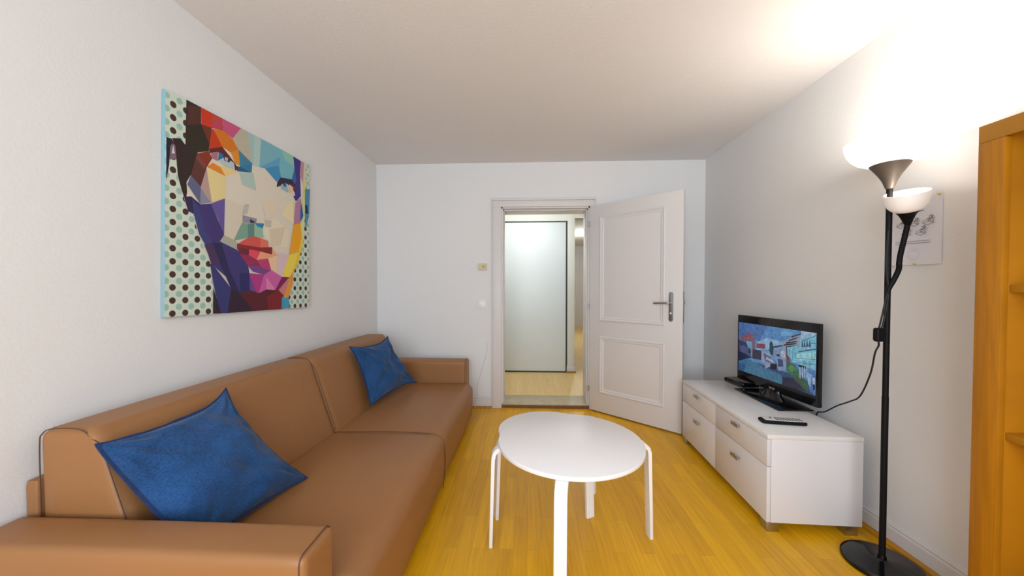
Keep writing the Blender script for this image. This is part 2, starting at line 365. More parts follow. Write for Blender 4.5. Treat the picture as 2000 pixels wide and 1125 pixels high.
# ------------------------------------------------------------------ things on the far wall
def rrect(cx, cz, w_, h_, r, n=5):
    out = []
    for sx, sz, t0 in ((1, 1, 0), (-1, 1, PI/2), (-1, -1, PI), (1, -1, 1.5*PI)):
        for k in range(n + 1):
            t = t0 + PI/2*k/n; out.append((cx + sx*(w_/2 - r) + r*math.cos(t), cz + sz*(h_/2 - r) + r*math.sin(t)))
    return out
YW = lambda a, z, d: (a, YF - .0005 - d, z)
b = B(); prism(b, rrect(-.465, 1.048, .084, .084, .006), 0, .010, YW, bev=.002)
t = thing('light_switch', 'white square light switch on the far wall left of the door frame', 'switch', (-.465, YF, 1.048))
obj('switch_frame', b, M_PLASTIC, t)
b = B(); prism(b, rrect(-.465, 1.048, .040, .036, .003), .010, .0145, YW, bev=.0015); obj('rocker', b, M_PLASTIC, t)
t = thing('thermostat', 'small cream room thermostat above the light switch', 'thermostat', (-.452, YF, 1.432))
b = B(); prism(b, rrect(-.452, 1.432, .084, .066, .006), 0, .024, YW, bev=.003); obj('casing', b, M_BEIGE, t)
b = B(); lathe(b, [(.016, 0), (.016, .006), (.013, .008)], (0, 0, 0), 24); xf(b, 0, Matrix.Translation((-.438, YF - .0245, 1.434)) @ Matrix.Rotation(PI/2, 4, 'X')); obj('dial', b, mat('tan_dial', (196, 172, 120), .5), t)
b = B(); tube(b, smooth_path([(-.405, YF - .004, .66), (-.414, YF - .004, .556), (-.456, YF - .004, .40), (-.492, YF - .0045, .269), (-.510, YF - .010, .15), (-.516, YF - .024, .112), (-.524, YF - .031, .02), (-.524, YF - .032, .004)], 6), .0028, 8)
props(obj('wall_cable', b, M_WOODWORK, loc=(-.524, YF - .032, .004)), 'thin white cable running down the far wall between sofa and door frame', 'cable')

# ------------------------------------------------------------------ sofa
AZ = .542                                         # arm height
SY0, SY1, SYM = 1.000, 3.205, 2.08
t = thing('sofa', 'brown leatherette two-seat sofa along the left wall', 'sofa', (-1.0, 2.1, 0))
def arm(y0, y1):
    b = B(); soft_box(b, (-1.528, y0, .012), (-.560, y1, AZ), (.022, .022, .022), n=24, crown=(0, 0, .006))
    a = obj('armrest', b, M_LEATHER, t, smooth=60)
    b = B(); x = -.575
    q = rrect((y0 + y1) / 2, (AZ + .012) / 2, (y1 - y0) - .004, AZ - .012 + .002, .022, 5)
    tube(b, [(x, p, z + .001) for p, z in q], .0017, 6, closed=True); obj('piping', b, M_SEAM, a)
arm(.850, .994); arm(3.212, 3.380)
b = B(); soft_box(b, (-1.536, 1.001, .012), (-1.492, 3.206, .640), .012, n=14); obj('back_frame', b, M_LEATHER, t, smooth=60)
def front_x(z): return -1.312 + (-1.155 + 1.312) * (.80 - z) / .46
def back_unit(y0, y1):
    x0, x1 = -1.488, -1.176
    def fn(s):
        k = (s.x - x0) / (x1 - x0); xf_ = front_x(min(s.z, .80)); s.x = x0 + k * (xf_ - x0); return s
    b = B(); soft_box(b, (x0, y0, .30), (x1, y1, .796), (.045, .012, .040), fn, n=26, crown=(.012, 0, .004))
    return obj('back_cushion', b, M_LEATHER, t, smooth=60)
def back_pipe(cush, y):
    b = B(); P = [(-1.488, .32), (-1.490, .60), (-1.489, .75), (-1.480, .780), (-1.452, .796), (-1.38, .799), (-1.345, .791), (-1.325, .772), (front_x(.74) + .001, .74), (front_x(.6) + .002, .6), (front_x(.45) + .001, .45), (front_x(.36), .36)]
    tube(b, smooth_path([(x, y, z) for x, z in P], 4), .0018, 6); obj('piping', b, M_SEAM, cush)
c1 = back_unit(SY0 + .004, 2.078); back_pipe(c1, SY0 + .007)
c2 = back_unit(2.082, SY1 - .004); back_pipe(c2, 2.080)
def seat_unit(y0, y1, dz, x1, cr=.026):
    b = B()
    def fn(s):
        # lower front tucks in slightly
        if s.x > -.62: s.x -= .018 * max(0, (.16 - s.z) / .16)
        return s
    soft_box(b, (-1.215, y0, .014), (x1, y1, .350 + dz), (.070, .024, .062), fn, n=28, crown=(.004, 0, cr))
    o = obj('seat_cushion', b, M_LEATHER, t, smooth=60)
    return o
s1 = seat_unit(SY0 + .001, 2.075, .006, -.490, .040); s2 = seat_unit(2.0765, SY1, -.004, -.496)
b = B(); P = [(-1.19, .357), (-1.0, .3625), (-.8, .366), (-.62, .360), (-.55, .350), (-.510, .325), (-.494, .28), (-.490, .2), (-.494, .12), (-.504, .03)]
tube(b, smooth_path([(x, 2.0765, z - .008) for x, z in P], 5), .0020, 6); obj('piping', b, M_SEAM, s1)

# ------------------------------------------------------------------ cushions
def cushion(name, label, C4, T, seed, bows=(.045,)*4, n=72, sk=1.0, ears=(.13, .17, .16, .08)):
    """C4 = corners TL, TR, BR, BL in space; a plump square pad with pinched corners, creases and a flat hem"""
    TL, TR, BR, BL = [Vector(c) for c in C4]; cen = (TL + TR + BR + BL) / 4
    nrm = (TR - BL).cross(TL - BR).normalized()
    if nrm.x < 0: nrm = -nrm
    tips = {(-1, 1): TL, (1, 1): TR, (1, -1): BR, (-1, -1): BL}
    TL, TR, BR, BL = [cen + (p - cen) * (1 - e) for p, e in zip((TL, TR, BR, BL), ears)]
    body = {(-1, 1): TL, (1, 1): TR, (1, -1): BR, (-1, -1): BL}
    def base(a, c, k=1.0):
        p = base0(a, c, k)
        for q, tip in tips.items():
            r = math.hypot(a - q[0], c - q[1]); p = p + (tip - body[q]) * math.exp(-(r / .30) ** 1.3)
        return p
    def base0(a, c, k=1.0):
        a2 = a * (1 - (bows[0] if a < 0 else bows[1]) * (1 - abs(c)**3.6) * (1 + .35*c*sk) * k); c2 = c * (1 - (bows[3] if c < 0 else bows[2]) * (1 - abs(a)**3.6) * (1 + .45*a*sk) * k)
        u, v = (a2 + 1) / 2, (c2 + 1) / 2
        return (BL * (1-u) + BR * u) * (1-v) + (TL * (1-u) + TR * u) * v
    def h(a, c): return max(0.0, (1 - a**4) * (1 - c**4)) ** .6 * (.62 + .38 * math.cos(a*1.2) * math.cos(c*1.2))
    def crease(a, c, s):
        p = Vector((a*1.1 + seed, c*1.1, s*3.1))
        q = noise.noise(p * 1.3) * .35 + noise.noise(Vector((a*2.2 + c*1.6 + seed, c*2.8 - a*1.2, s))) * .55
        # radial pulls from the corners
        for ca, cc in ((-1,-1),(1,-1),(1,1),(-1,1)):
            dx, dy = a-ca, c-cc; r = math.hypot(dx, dy) + 1e-4; th_ = math.atan2(dy*cc*-1, dx*ca*-1)
            q += .55 * math.exp(-r*2.6) * math.sin(th_ * 13 + seed) * min(1, r*3)
        q += .75 * math.sin((c*1.5 - a*.75) * 4.2 + 2.2*noise.noise(Vector((a*1.3, c*1.3, seed))) + seed) * (1 - a*a)**.5 * (.35 + .65*abs(noise.noise(Vector((a*2, c*2, seed + 4)))) )
        return q
    b = B(); grid = {}
    for s in (1, -1):
        for i in range(n + 1):
            for j in range(n + 1):
                a = math.sin((-1 + 2*i/n) * PI/2) * .6 + (-1 + 2*i/n) * .4; c = math.sin((-1 + 2*j/n) * PI/2) * .6 + (-1 + 2*j/n) * .4
                edge = i in (0, n) or j in (0, n)
                if s == -1 and edge: grid[(s, i, j)] = grid[(1, i, j)]; continue
                hh = h(a, c); p = base(a, c) + nrm * s * (T * hh * (1 if s > 0 else .28) + (0 if edge else ((.027 if s > 0 else .003) * crease(a, c, s) * min(1, hh * 2.2))))
                grid[(s, i, j)] = b.verts.new(p)
    for s in (1, -1):
        for i in range(n):
            for j in range(n):
                q = [grid[(s, i, j)], grid[(s, i+1, j)], grid[(s, i+1, j+1)], grid[(s, i, j+1)]]
                b.faces.new(q if s == 1 else q[::-1])
    low = min(v.co.z for v in b.verts)
    t = thing(name, label, 'cushion', (cen.x, cen.y, low), 'blue cushions on the sofa')
    obj('cover', b, M_DENIM, t, smooth=80)
    # hem: a flat folded rim around the edge, wavering a little
    b = B(); loop = []
    N_ = 40
    for (a0, c0), (a1, c1) in (((-1,-1),(1,-1)), ((1,-1),(1,1)), ((1,1),(-1,1)), ((-1,1),(-1,-1))):
        for k in range(N_): 
            f = k / N_; loop.append((a0 + (a1-a0)*f, c0 + (c1-c0)*f))
    R_ = []
    for i, (a, c) in enumerate(loop):
        p = base(a, c); out = (p - cen).normalized(); wv = noise.noise(Vector((i*.22 + seed, 0, seed)))
        o1 = p + out * (.009 + .003 * wv) + nrm * .004 * wv; i1 = p - out * .004
        R_.append([b.verts.new(i1 + nrm*.0035), b.verts.new(o1 + nrm*.0022), b.verts.new(o1 - nrm*.0022), b.verts.new(i1 - nrm*.0035)])
    m = len(R_)
    for i in range(m):
        for k in range(4): b.faces.new([R_[i][k], R_[i][(k+1) % 4], R_[(i+1) % m][(k+1) % 4], R_[(i+1) % m][k]])
    obj('hem', b, M_HEM, t, smooth=50)
    return t
cushion('cushion', 'blue denim cushion slumped in the near corner of the sofa, nearest the viewer', [(-1.262, .978, .765), (-1.255, 1.41, .803), (-.957, 1.475, .404), (-1.055, 1.055, .402)], .080, 1.7, bows=(-.07, .045, .06, -.06), ears=(.06, .17, .15, .04))
cushion('cushion', 'blue denim cushion propped upright by the far armrest of the sofa', [(-1.272, 2.475, .797), (-1.165, 2.89, .814), (-.959, 3.00, .404), (-1.100, 2.42, .396)], .072, 5.3, ears=(.12, .17, .14, .08))

# ------------------------------------------------------------------ canvas picture on the left wall
DOTS_B = (70, 48, 42); DOTS_T = (158, 196, 184); GROUND = (212, 224, 208)
PQ = dict(TL=(1.4378, 2.063), TR=(2.4195, 2.086), BL=(1.4155, 1.101), BR=(2.4085, 1.088))
PX0, PX1 = XL + .0015, XL + .0185
def cpt(u, v, x):
    y = (PQ['BL'][0]*(1-u) + PQ['BR'][0]*u)*(1-v) + (PQ['TL'][0]*(1-u) + PQ['TR'][0]*u)*v
    z = (PQ['BL'][1]*(1-u) + PQ['BR'][1]*u)*(1-v) + (PQ['TL'][1]*(1-u) + PQ['TR'][1]*u)*v
    return (x, y, z)
def print_mat(name, emission=None, rough=.75):
    m = bpy.data.materials.new(name); m.use_nodes = True; nt = m.node_tree; pb = nt.nodes['Principled BSDF']; pb.inputs['Roughness'].default_value = rough
    at = nt.nodes.new('ShaderNodeAttribute'); at.attribute_name = 'print_colour'
    nt.links.new(at.outputs['Color'], pb.inputs['Emission Color' if emission else 'Base Color'])
    if emission:
        n = nt.nodes.new('ShaderNodeTexNoise'); n.inputs['Scale'].default_value = 46; n.inputs['Detail'].default_value = 6; n.inputs['Roughness'].default_value = .75
        tc = nt.nodes.new('ShaderNodeTexCoord'); nt.links.new(tc.outputs['Object'], n.inputs['Vector'])
        mr = nt.nodes.new('ShaderNodeMapRange'); mr.inputs[1].default_value = .35; mr.inputs[2].default_value = .65; mr.inputs[3].default_value = .62; mr.inputs[4].default_value = 1.28; nt.links.new(n.outputs['Fac'], mr.inputs[0])
        ml = nt.nodes.new('ShaderNodeVectorMath'); ml.operation = 'SCALE'; nt.links.new(at.outputs['Color'], ml.inputs[0]); nt.links.new(mr.outputs[0], ml.inputs['Scale']); nt.links.new(ml.outputs[0], pb.inputs['Emission Color'])
    if emission: pb.inputs['Emission Strength'].default_value = emission; pb.inputs['Base Color'].default_value = (.004, .004, .006, 1)
    return m
def print_mesh(name, layers, place, parent, m, step=.00003):
    """flat printed shapes, each a hair above the one before; one mesh with a colour per shape"""
    b = B(); lay = b.loops.layers.float_color.new('print_colour')
    for i, (c, pts) in enumerate(layers):
        q = []
        for p in pts:
            if not q or (abs(p[0]-q[-1][0]) + abs(p[1]-q[-1][1])) > 1e-5: q.append(p)
        if len(q) < 3: continue
        vv = [b.verts.new(place(u, v, i * step)) for u, v in q]
        for tri in tessellate_polygon([[Vector((u, v, 0)) for u, v in q]]):
            try: f = b.faces.new([vv[k] for k in tri])
            except ValueError: continue
            for l in f.loops: l[lay] = lin(c)
    KEEP.add(b)
    return obj(name, b, m, parent, smooth=0)
ART = [[(226,216,200),[(0.092,1),(0.957,0.996),(0.96,0.711),(0.927,0.496),(0.876,0.339),(0.816,0.205),(0.773,0.069),(0.786,0.004),(0.228,0.002),(0.229,0.154),(0.213,0.257),(0.177,0.334),(0.155,0.382),(0.137,0.435),(0.127,0.48),(0.095,0.504),(0.08,0.549),(0.069,0.585),(0.053,0.638),(0.047,0.713),(0.036,0.781),(0.028,0.796),(0.065,0.809),(0.088,0.789),(0.09,0.888)]],
[(48,32,28),[(0.164,1),(0.165,0.916),(0.221,0.926),(0.205,0.803),(0.148,0.776),(0.142,0.703),(0.113,0.656),(0.094,0.619),(0.097,0.572),(0.089,0.528),(0.069,0.585),(0.054,0.638),(0.047,0.713),(0.036,0.781),(0.028,0.796),(0.065,0.809),(0.088,0.789),(0.09,0.888),(0.092,1)]],
[(22,22,50),[(0.004,0.79),(0.03,0.792),(0.021,0.755),(0.016,0.672),(0.004,0.598)]],
[(128,104,118),[(0.022,0.761),(0.032,0.772),(0.042,0.768),(0.048,0.708),(0.018,0.697)]],
[(215,220,215),[(0.027,0.727),(0.033,0.766),(0.04,0.731)]],
[(80,42,34),[(0.1,0.979),(0.164,1),(0.165,0.92),(0.095,0.88)]],
[(45,38,28),[(0.095,0.882),(0.165,0.92),(0.221,0.926),(0.205,0.803),(0.096,0.754)]],
[(206,52,20),[(0.164,1),(0.224,1),(0.224,0.925),(0.166,0.919)]],
[(190,72,60),[(0.224,1),(0.287,1),(0.281,0.937),(0.224,0.925)]],
[(200,85,125),[(0.287,1),(0.398,1),(0.344,0.921),(0.284,0.939)]],
[(192,66,92),[(0.224,0.953),(0.281,1),(0.288,0.94),(0.224,0.925)]],
[(196,56,16),[(0.221,0.923),(0.231,0.922),(0.288,0.854),(0.205,0.814)]],
[(112,46,26),[(0.165,0.918),(0.221,0.926),(0.205,0.843)]],
[(216,118,26),[(0.231,0.924),(0.288,0.94),(0.344,0.918),(0.381,0.877),(0.333,0.843),(0.281,0.854)]],
[(222,142,42),[(0.333,0.844),(0.381,0.877),(0.393,0.791),(0.359,0.796)]],
[(190,182,160),[(0.398,1),(0.444,1),(0.476,0.837),(0.381,0.877),(0.344,0.92)]],
[(165,195,195),[(0.444,1),(0.545,1),(0.531,0.829),(0.476,0.825)]],
[(180,205,200),[(0.493,0.998),(0.54,0.999),(0.527,0.828),(0.484,0.827)]],
[(125,182,196),[(0.545,1),(0.69,0.999),(0.705,0.945),(0.531,0.831)]],
[(120,186,202),[(0.69,0.999),(0.824,0.995),(0.838,0.924),(0.81,0.838),(0.689,0.818),(0.685,0.888),(0.705,0.945)]],
[(146,202,186),[(0.716,0.992),(0.824,0.995),(0.835,0.93),(0.746,0.945)]],
[(95,165,202),[(0.531,0.831),(0.705,0.949),(0.69,0.888),(0.571,0.836)]],
[(66,146,192),[(0.571,0.837),(0.69,0.891),(0.709,0.821),(0.669,0.784)]],
[(66,130,162),[(0.381,0.877),(0.476,0.835),(0.393,0.79)]],
[(50,126,166),[(0.393,0.791),(0.476,0.835),(0.472,0.782),(0.363,0.762)]],
[(25,95,130),[(0.359,0.783),(0.393,0.788),(0.468,0.78),(0.374,0.758)]],
[(178,202,192),[(0.385,0.755),(0.484,0.783),(0.505,0.688),(0.408,0.694)]],
[(236,206,140),[(0.228,0.751),(0.261,0.754),(0.385,0.758),(0.3,0.709),(0.271,0.745)]],
[(226,136,26),[(0.193,0.723),(0.228,0.754),(0.271,0.745),(0.3,0.709)]],
[(95,35,35),[(0.205,0.814),(0.281,0.854),(0.359,0.796),(0.381,0.772),(0.359,0.757),(0.288,0.804),(0.254,0.818),(0.209,0.796)]],
[(176,116,130),[(0.215,0.798),(0.257,0.819),(0.253,0.771),(0.221,0.775)]],
[(50,110,162),[(0.261,0.82),(0.288,0.816),(0.296,0.788),(0.256,0.774)]],
[(186,200,206),[(0.256,0.775),(0.296,0.807),(0.352,0.796),(0.359,0.76),(0.295,0.758)]],
[(40,50,70),[(0.284,0.817),(0.305,0.81),(0.331,0.804),(0.323,0.788),(0.293,0.787)]],
[(192,182,180),[(0.296,0.808),(0.316,0.808),(0.312,0.789),(0.296,0.792)]],
[(136,50,25),[(0.148,0.773),(0.205,0.803),(0.223,0.774),(0.193,0.72)]],
[(95,50,45),[(0.142,0.768),(0.193,0.72),(0.163,0.617),(0.113,0.656)]],
[(125,66,60),[(0.139,0.746),(0.149,0.774),(0.19,0.722),(0.181,0.705)]],
[(96,102,136),[(0.113,0.656),(0.163,0.617),(0.16,0.533),(0.097,0.609)]],
[(186,156,150),[(0.163,0.617),(0.193,0.717),(0.209,0.641),(0.222,0.555),(0.16,0.533)]],
[(140,140,160),[(0.163,0.611),(0.203,0.566),(0.219,0.554),(0.16,0.532)]],
[(232,212,150),[(0.193,0.717),(0.3,0.709),(0.296,0.595),(0.222,0.555),(0.203,0.656)]],
[(62,50,132),[(0.824,0.995),(0.903,0.989),(0.895,0.873),(0.902,0.751),(0.847,0.721),(0.837,0.765),(0.838,0.916)]],
[(186,146,156),[(0.903,0.99),(0.939,0.989),(0.952,0.874),(0.925,0.846),(0.89,0.894)]],
[(215,206,180),[(0.936,0.99),(0.958,0.99),(0.961,0.837),(0.939,0.799),(0.927,0.867)]],
[(222,216,122),[(0.925,0.874),(0.954,0.847),(0.962,0.703),(0.929,0.696)]],
[(46,36,70),[(0.704,0.822),(0.826,0.842),(0.856,0.791),(0.837,0.764),(0.766,0.798),(0.669,0.753),(0.674,0.784)]],
[(150,186,196),[(0.709,0.78),(0.755,0.802),(0.778,0.757),(0.771,0.743),(0.704,0.754)]],
[(60,80,120),[(0.722,0.789),(0.75,0.804),(0.755,0.776),(0.734,0.774)]],
[(226,196,170),[(0.782,0.802),(0.82,0.791),(0.825,0.77),(0.809,0.749),(0.776,0.749)]],
[(120,56,40),[(0.798,0.811),(0.851,0.799),(0.837,0.775)]],
[(46,100,162),[(0.81,0.838),(0.838,0.924),(0.854,0.845),(0.837,0.814)]],
[(236,223,178),[(0.748,0.656),(0.821,0.712),(0.828,0.55),(0.705,0.588)]],
[(232,222,196),[(0.503,0.487),(0.644,0.561),(0.78,0.497),(0.767,0.39),(0.642,0.382)]],
[(50,40,82),[(0.08,0.549),(0.115,0.558),(0.161,0.532),(0.127,0.479),(0.101,0.486)]],
[(214,200,186),[(0.319,0.547),(0.407,0.502),(0.38,0.434),(0.334,0.402)]],
[(230,214,190),[(0.549,0.625),(0.695,0.689),(0.644,0.561),(0.576,0.541)]],
[(222,206,180),[(0.604,0.483),(0.747,0.521),(0.703,0.397),(0.623,0.38)]],
[(60,66,126),[(0.121,0.548),(0.153,0.517),(0.19,0.404),(0.224,0.357),(0.19,0.334),(0.155,0.386),(0.127,0.48)]],
[(66,53,117),[(0.148,0.527),(0.215,0.548),(0.288,0.414),(0.291,0.402),(0.266,0.365),(0.222,0.356),(0.186,0.409)]],
[(102,86,157),[(0.215,0.548),(0.296,0.592),(0.291,0.407),(0.256,0.48)]],
[(219,209,190),[(0.296,0.592),(0.411,0.58),(0.407,0.502),(0.351,0.385),(0.291,0.402)]],
[(176,176,160),[(0.291,0.403),(0.351,0.386),(0.372,0.376),(0.368,0.335),(0.265,0.365)]],
[(126,166,146),[(0.407,0.486),(0.452,0.491),(0.486,0.501),(0.486,0.421),(0.444,0.411),(0.353,0.382),(0.38,0.44)]],
[(95,140,135),[(0.444,0.486),(0.486,0.503),(0.488,0.421),(0.444,0.411)]],
[(150,190,166),[(0.488,0.501),(0.553,0.482),(0.559,0.426),(0.49,0.425)]],
[(150,145,160),[(0.406,0.529),(0.508,0.528),(0.505,0.509),(0.461,0.509),(0.486,0.501),(0.411,0.488)]],
[(40,35,60),[(0.456,0.516),(0.505,0.506),(0.461,0.497)]],
[(46,130,180),[(0.49,0.501),(0.564,0.51),(0.553,0.48),(0.512,0.484)]],
[(190,190,180),[(0.426,0.594),(0.452,0.596),(0.437,0.541),(0.407,0.533)]],
[(200,190,182),[(0.567,0.532),(0.624,0.539),(0.619,0.495),(0.571,0.494)]],
[(62,55,117),[(0.222,0.358),(0.266,0.367),(0.37,0.335),(0.445,0.256),(0.453,0.214),(0.457,0.12),(0.391,0.1),(0.334,0.125),(0.305,0.186),(0.236,0.236),(0.19,0.336)]],
[(42,38,84),[(0.222,0.357),(0.277,0.357),(0.32,0.229),(0.389,0.101),(0.334,0.125),(0.263,0.261)]],
[(75,50,90),[(0.18,0.34),(0.224,0.352),(0.266,0.262),(0.223,0.232),(0.203,0.291)]],
[(55,55,117),[(0.211,0.252),(0.236,0.236),(0.336,0.126),(0.314,0),(0.267,0.001),(0.229,0.154)]],
[(45,30,38),[(0.229,0.131),(0.274,0),(0.228,0.002)]],
[(42,42,102),[(0.387,0.211),(0.453,0.214),(0.457,0.119),(0.391,0.1)]],
[(90,28,38),[(0.334,0.126),(0.391,0.101),(0.456,0.12),(0.52,0.102),(0.583,0.124),(0.651,0.121),(0.683,0.119),(0.729,0.084),(0.708,0),(0.311,0.001)]],
[(50,28,50),[(0.334,0.127),(0.391,0.101),(0.48,0),(0.311,0)]],
[(126,30,36),[(0.583,0.079),(0.683,0.119),(0.729,0.084),(0.708,0),(0.592,0)]],
[(216,86,80),[(0.44,0.409),(0.486,0.424),(0.539,0.421),(0.594,0.412),(0.601,0.373),(0.53,0.365),(0.372,0.367)]],
[(226,116,96),[(0.539,0.421),(0.594,0.412),(0.601,0.373),(0.53,0.368)]],
[(140,40,46),[(0.37,0.368),(0.53,0.366),(0.628,0.379),(0.627,0.333),(0.494,0.337),(0.452,0.346),(0.37,0.343)]],
[(110,35,56),[(0.37,0.345),(0.452,0.347),(0.448,0.313),(0.386,0.314)]],
[(226,76,92),[(0.452,0.347),(0.536,0.343),(0.505,0.292),(0.448,0.313)]],
[(236,166,126),[(0.534,0.343),(0.622,0.334),(0.672,0.333),(0.595,0.306),(0.505,0.292)]],
[(236,172,132),[(0.628,0.375),(0.672,0.333),(0.627,0.333)]],
[(150,46,86),[(0.386,0.315),(0.449,0.314),(0.505,0.293),(0.54,0.254),(0.442,0.254)]],
[(120,70,142),[(0.442,0.256),(0.547,0.256),(0.619,0.239),(0.562,0.208),(0.477,0.224)]],
[(190,60,116),[(0.505,0.292),(0.595,0.307),(0.619,0.238),(0.547,0.248),(0.52,0.274)]],
[(236,202,168),[(0.594,0.307),(0.674,0.334),(0.681,0.207),(0.62,0.238)]],
[(221,196,200),[(0.672,0.35),(0.78,0.346),(0.72,0.2),(0.666,0.219)]],
[(176,56,132),[(0.452,0.214),(0.562,0.209),(0.52,0.102),(0.456,0.124)]],
[(110,70,152),[(0.452,0.208),(0.504,0.106),(0.456,0.122)]],
[(206,96,166),[(0.561,0.209),(0.622,0.24),(0.714,0.201),(0.651,0.119),(0.579,0.123),(0.52,0.1)]],
[(226,132,182),[(0.579,0.196),(0.641,0.135),(0.651,0.119),(0.579,0.123)]],
[(126,26,86),[(0.712,0.202),(0.785,0.203),(0.683,0.119),(0.651,0.116)]],
[(206,126,130),[(0.773,0.198),(0.729,0.084),(0.681,0.119)]],
[(226,152,60),[(0.782,0.203),(0.824,0.243),(0.81,0.151),(0.772,0.068),(0.727,0.083)]],
[(241,216,82),[(0.778,0.346),(0.879,0.372),(0.813,0.242),(0.784,0.202),(0.714,0.203)]],
[(239,166,20),[(0.825,0.55),(0.893,0.57),(0.911,0.485),(0.873,0.376),(0.778,0.348)]],
[(236,202,52),[(0.891,0.568),(0.928,0.616),(0.92,0.439),(0.872,0.308),(0.801,0.202),(0.873,0.378),(0.908,0.485)]],
[(181,126,160),[(0.844,0.694),(0.895,0.737),(0.925,0.624),(0.887,0.567),(0.825,0.549)]],
[(30,96,166),[(0.899,0.714),(0.925,0.624),(0.887,0.579)]],
[(62,50,132),[(0.821,0.735),(0.901,0.755),(0.848,0.705)]],
[(217,225,152),[(0.914,0.758),(0.951,0.718),(0.929,0.496),(0.914,0.438),(0.893,0.568),(0.925,0.62)]],
[(76,142,182),[(0.947,0.815),(1,0.823),(0.989,0.653),(0.952,0.532),(0.939,0.643)]],
[(20,30,52),[(0.946,0.709),(0.97,0.702),(0.976,0.65),(0.948,0.644)]],
[(70,156,192),[(0.711,0.074),(0.772,0.07),(0.786,0.004),(0.705,0.003)]]]
t = thing('canvas_picture', 'colourful polygon portrait on canvas hanging above the brown sofa', 'picture', (XL, 1.89, 1.09))
b = B()
pp = [cpt(0, 0, 0), cpt(1, 0, 0), cpt(1, 1, 0), cpt(0, 1, 0)]
prism(b, [(p[1], p[2]) for p in pp], PX0, PX1, lambda a, z, d: (d, a, z), bev=.0015)
obj('canvas', b, M_CANVAS, t, smooth=20)
layers = [(GROUND, [(0, 0), (1, 0), (1, 1), (0, 1)])]
dots = []
for i in range(-1, 19):
    for j in range(-1, 19):
        for (du, dv, c) in ((.033, .0145, DOTS_B), (.004, .0435, DOTS_T)):
            u, v = du + .0575*i, dv + .0583*j
            pts = [(min(1, max(0, u + .0142*math.cos(2*PI*k/18))), min(1, max(0, v + .0145*math.sin(2*PI*k/18)))) for k in range(18)]
            dots.append((c, pts))
cl = lambda u, v, d: cpt(u, v, PX1 + .0003 + d)
print_mesh('printed_ground', layers, cl, t, print_mat('canvas_print_ground'))
print_mesh('printed_dots', dots, lambda u, v, d: cpt(u, v, PX1 + .0005), t, print_mat('canvas_print_dots'))
print_mesh('printed_portrait', ART, lambda u, v, d: cpt(u, v, PX1 + .0008 + d), t, print_mat('canvas_print'))

# ------------------------------------------------------------------ the two round nesting tables
def round_table(label, c, R_, ztop, legs):
    t = thing('round_table', label, 'table', (c[0], c[1], 0), 'round nesting tables')
    T = .020
    b = B(); lathe(b, [(R_ - .004, -T), (R_ - .001, -T + .002), (R_, -T + .004), (R_, -.004), (R_ - .001, -.0015), (R_ - .004, 0)], (c[0], c[1], ztop), 96); obj('tabletop', b, M_TABLE, t, smooth=40)
    for fx, fy, deg in legs:
        th_ = math.radians(deg); er = Vector((math.cos(th_), math.sin(th_), 0)); et = Vector((-er.y, er.x, 0))
        zt = ztop - T - .001; th2 = .017; rf = .36; ro = rf - .012; br = .058; cc = Vector((fx, fy, 0)) - er * rf; inn = .22 if R_ > .3 else .15
        outer = [(rf - inn, zt)] + [(ro - br + br*math.sin(PI/2*k/9), zt - br + br*math.cos(PI/2*k/9)) for k in range(10)] + [(rf, .001)]
        bi = br - th2
        inner = [(rf - th2, .001)] + [(ro - br + bi*math.cos(PI/2*k/9), zt - br + bi*math.sin(PI/2*k/9)) for k in range(10)] + [(rf - inn, zt - th2)]
        b = B(); prism(b, outer + inner, -.0245, .0245, lambda a, z, d: cc + er*a + et*d + Vector((0, 0, z)), bev=.0022)
        obj('leg', b, M_TABLE, t, smooth=40)
    return t
round_table('taller white round side table with bent legs, nearest the viewer', (.204, 1.690), .342, .500, [(-.182, 1.652, 186), (.610, 1.744, 7.5), (.122, 1.305, 257), (.388, 2.112, 66)])
round_table('lower white round table tucked behind and under the taller one', (.114, 1.930), .271, .452, [(-.172, 1.850, 196), (.338, 1.872, 298), (.197, 2.17, 78)])

# ------------------------------------------------------------------ low white cabinet
MC = Matrix.Translation((1.197, 1.800, 0)) @ Matrix.Rotation(math.radians(-2.0), 4, 'Z')
CX, CY, CZ0, CZ1 = .446, 1.050, .050, .492
t = thing('tv_cabinet', 'low glossy white cabinet with four steel-handled drawers against the right wall', 'cabinet', tuple(MC @ Vector((.23, .52, 0))))
b = B(); box(b, .019, CX, .016, CY - .001, CZ0, CZ1 - .022, .001, M=MC); 
obj('body', b, M_WHITE, t)
b = B(); box(b, .019, CX, .0, .0155, CZ0, CZ1 - .022, .001, M=MC); obj('side_panel', b, M_WHITE, t)
b = B(); box(b, -.001, CX + .001, -.001, CY, CZ1 - .0215, CZ1, .0015, M=MC); obj('top', b, M_WTOP, t)
b = B(); box(b, .0185, .0205, .014, CY - .010, CZ0 + .004, CZ1 - .024, 0, M=MC); obj('shadow_gap', b, M_GAP, t)
for (y0, y1) in ((.0015, .523), (.526, CY - .003)):
    for (z0, z1, hz) in ((.333, CZ1 - .0245, .440), (CZ0 + .001, .329, .256)):
        b = B(); box(b, .0, .0178, y0, y1, z0, z1, .0012, M=MC); d = obj('drawer', b, M_WHITE, t)
        hy = {0: .270, 1: .775}[int(y0 > .3)]
        b = B(); box(b, -.020, -.015, hy - .036, hy + .036, hz - .010, hz + .010, .001, M=MC); box(b, -.016, .0, hy - .030, hy - .024, hz - .004, hz + .004, 0, M=MC); box(b, -.016, .0, hy + .024, hy + .030, hz - .004, hz + .004, 0, M=MC)
        obj('handle', b, M_CHROME, d, label='brushed steel bar handle')
for lx in (.004, CX - .072):
    for ly in (.006, CY - .056):
        b = B(); box(b, lx, lx + .058, ly, ly + .05, .0, CZ0 - .0005, .001, M=MC); obj('foot', b, M_CHROME, t, label='square steel foot')

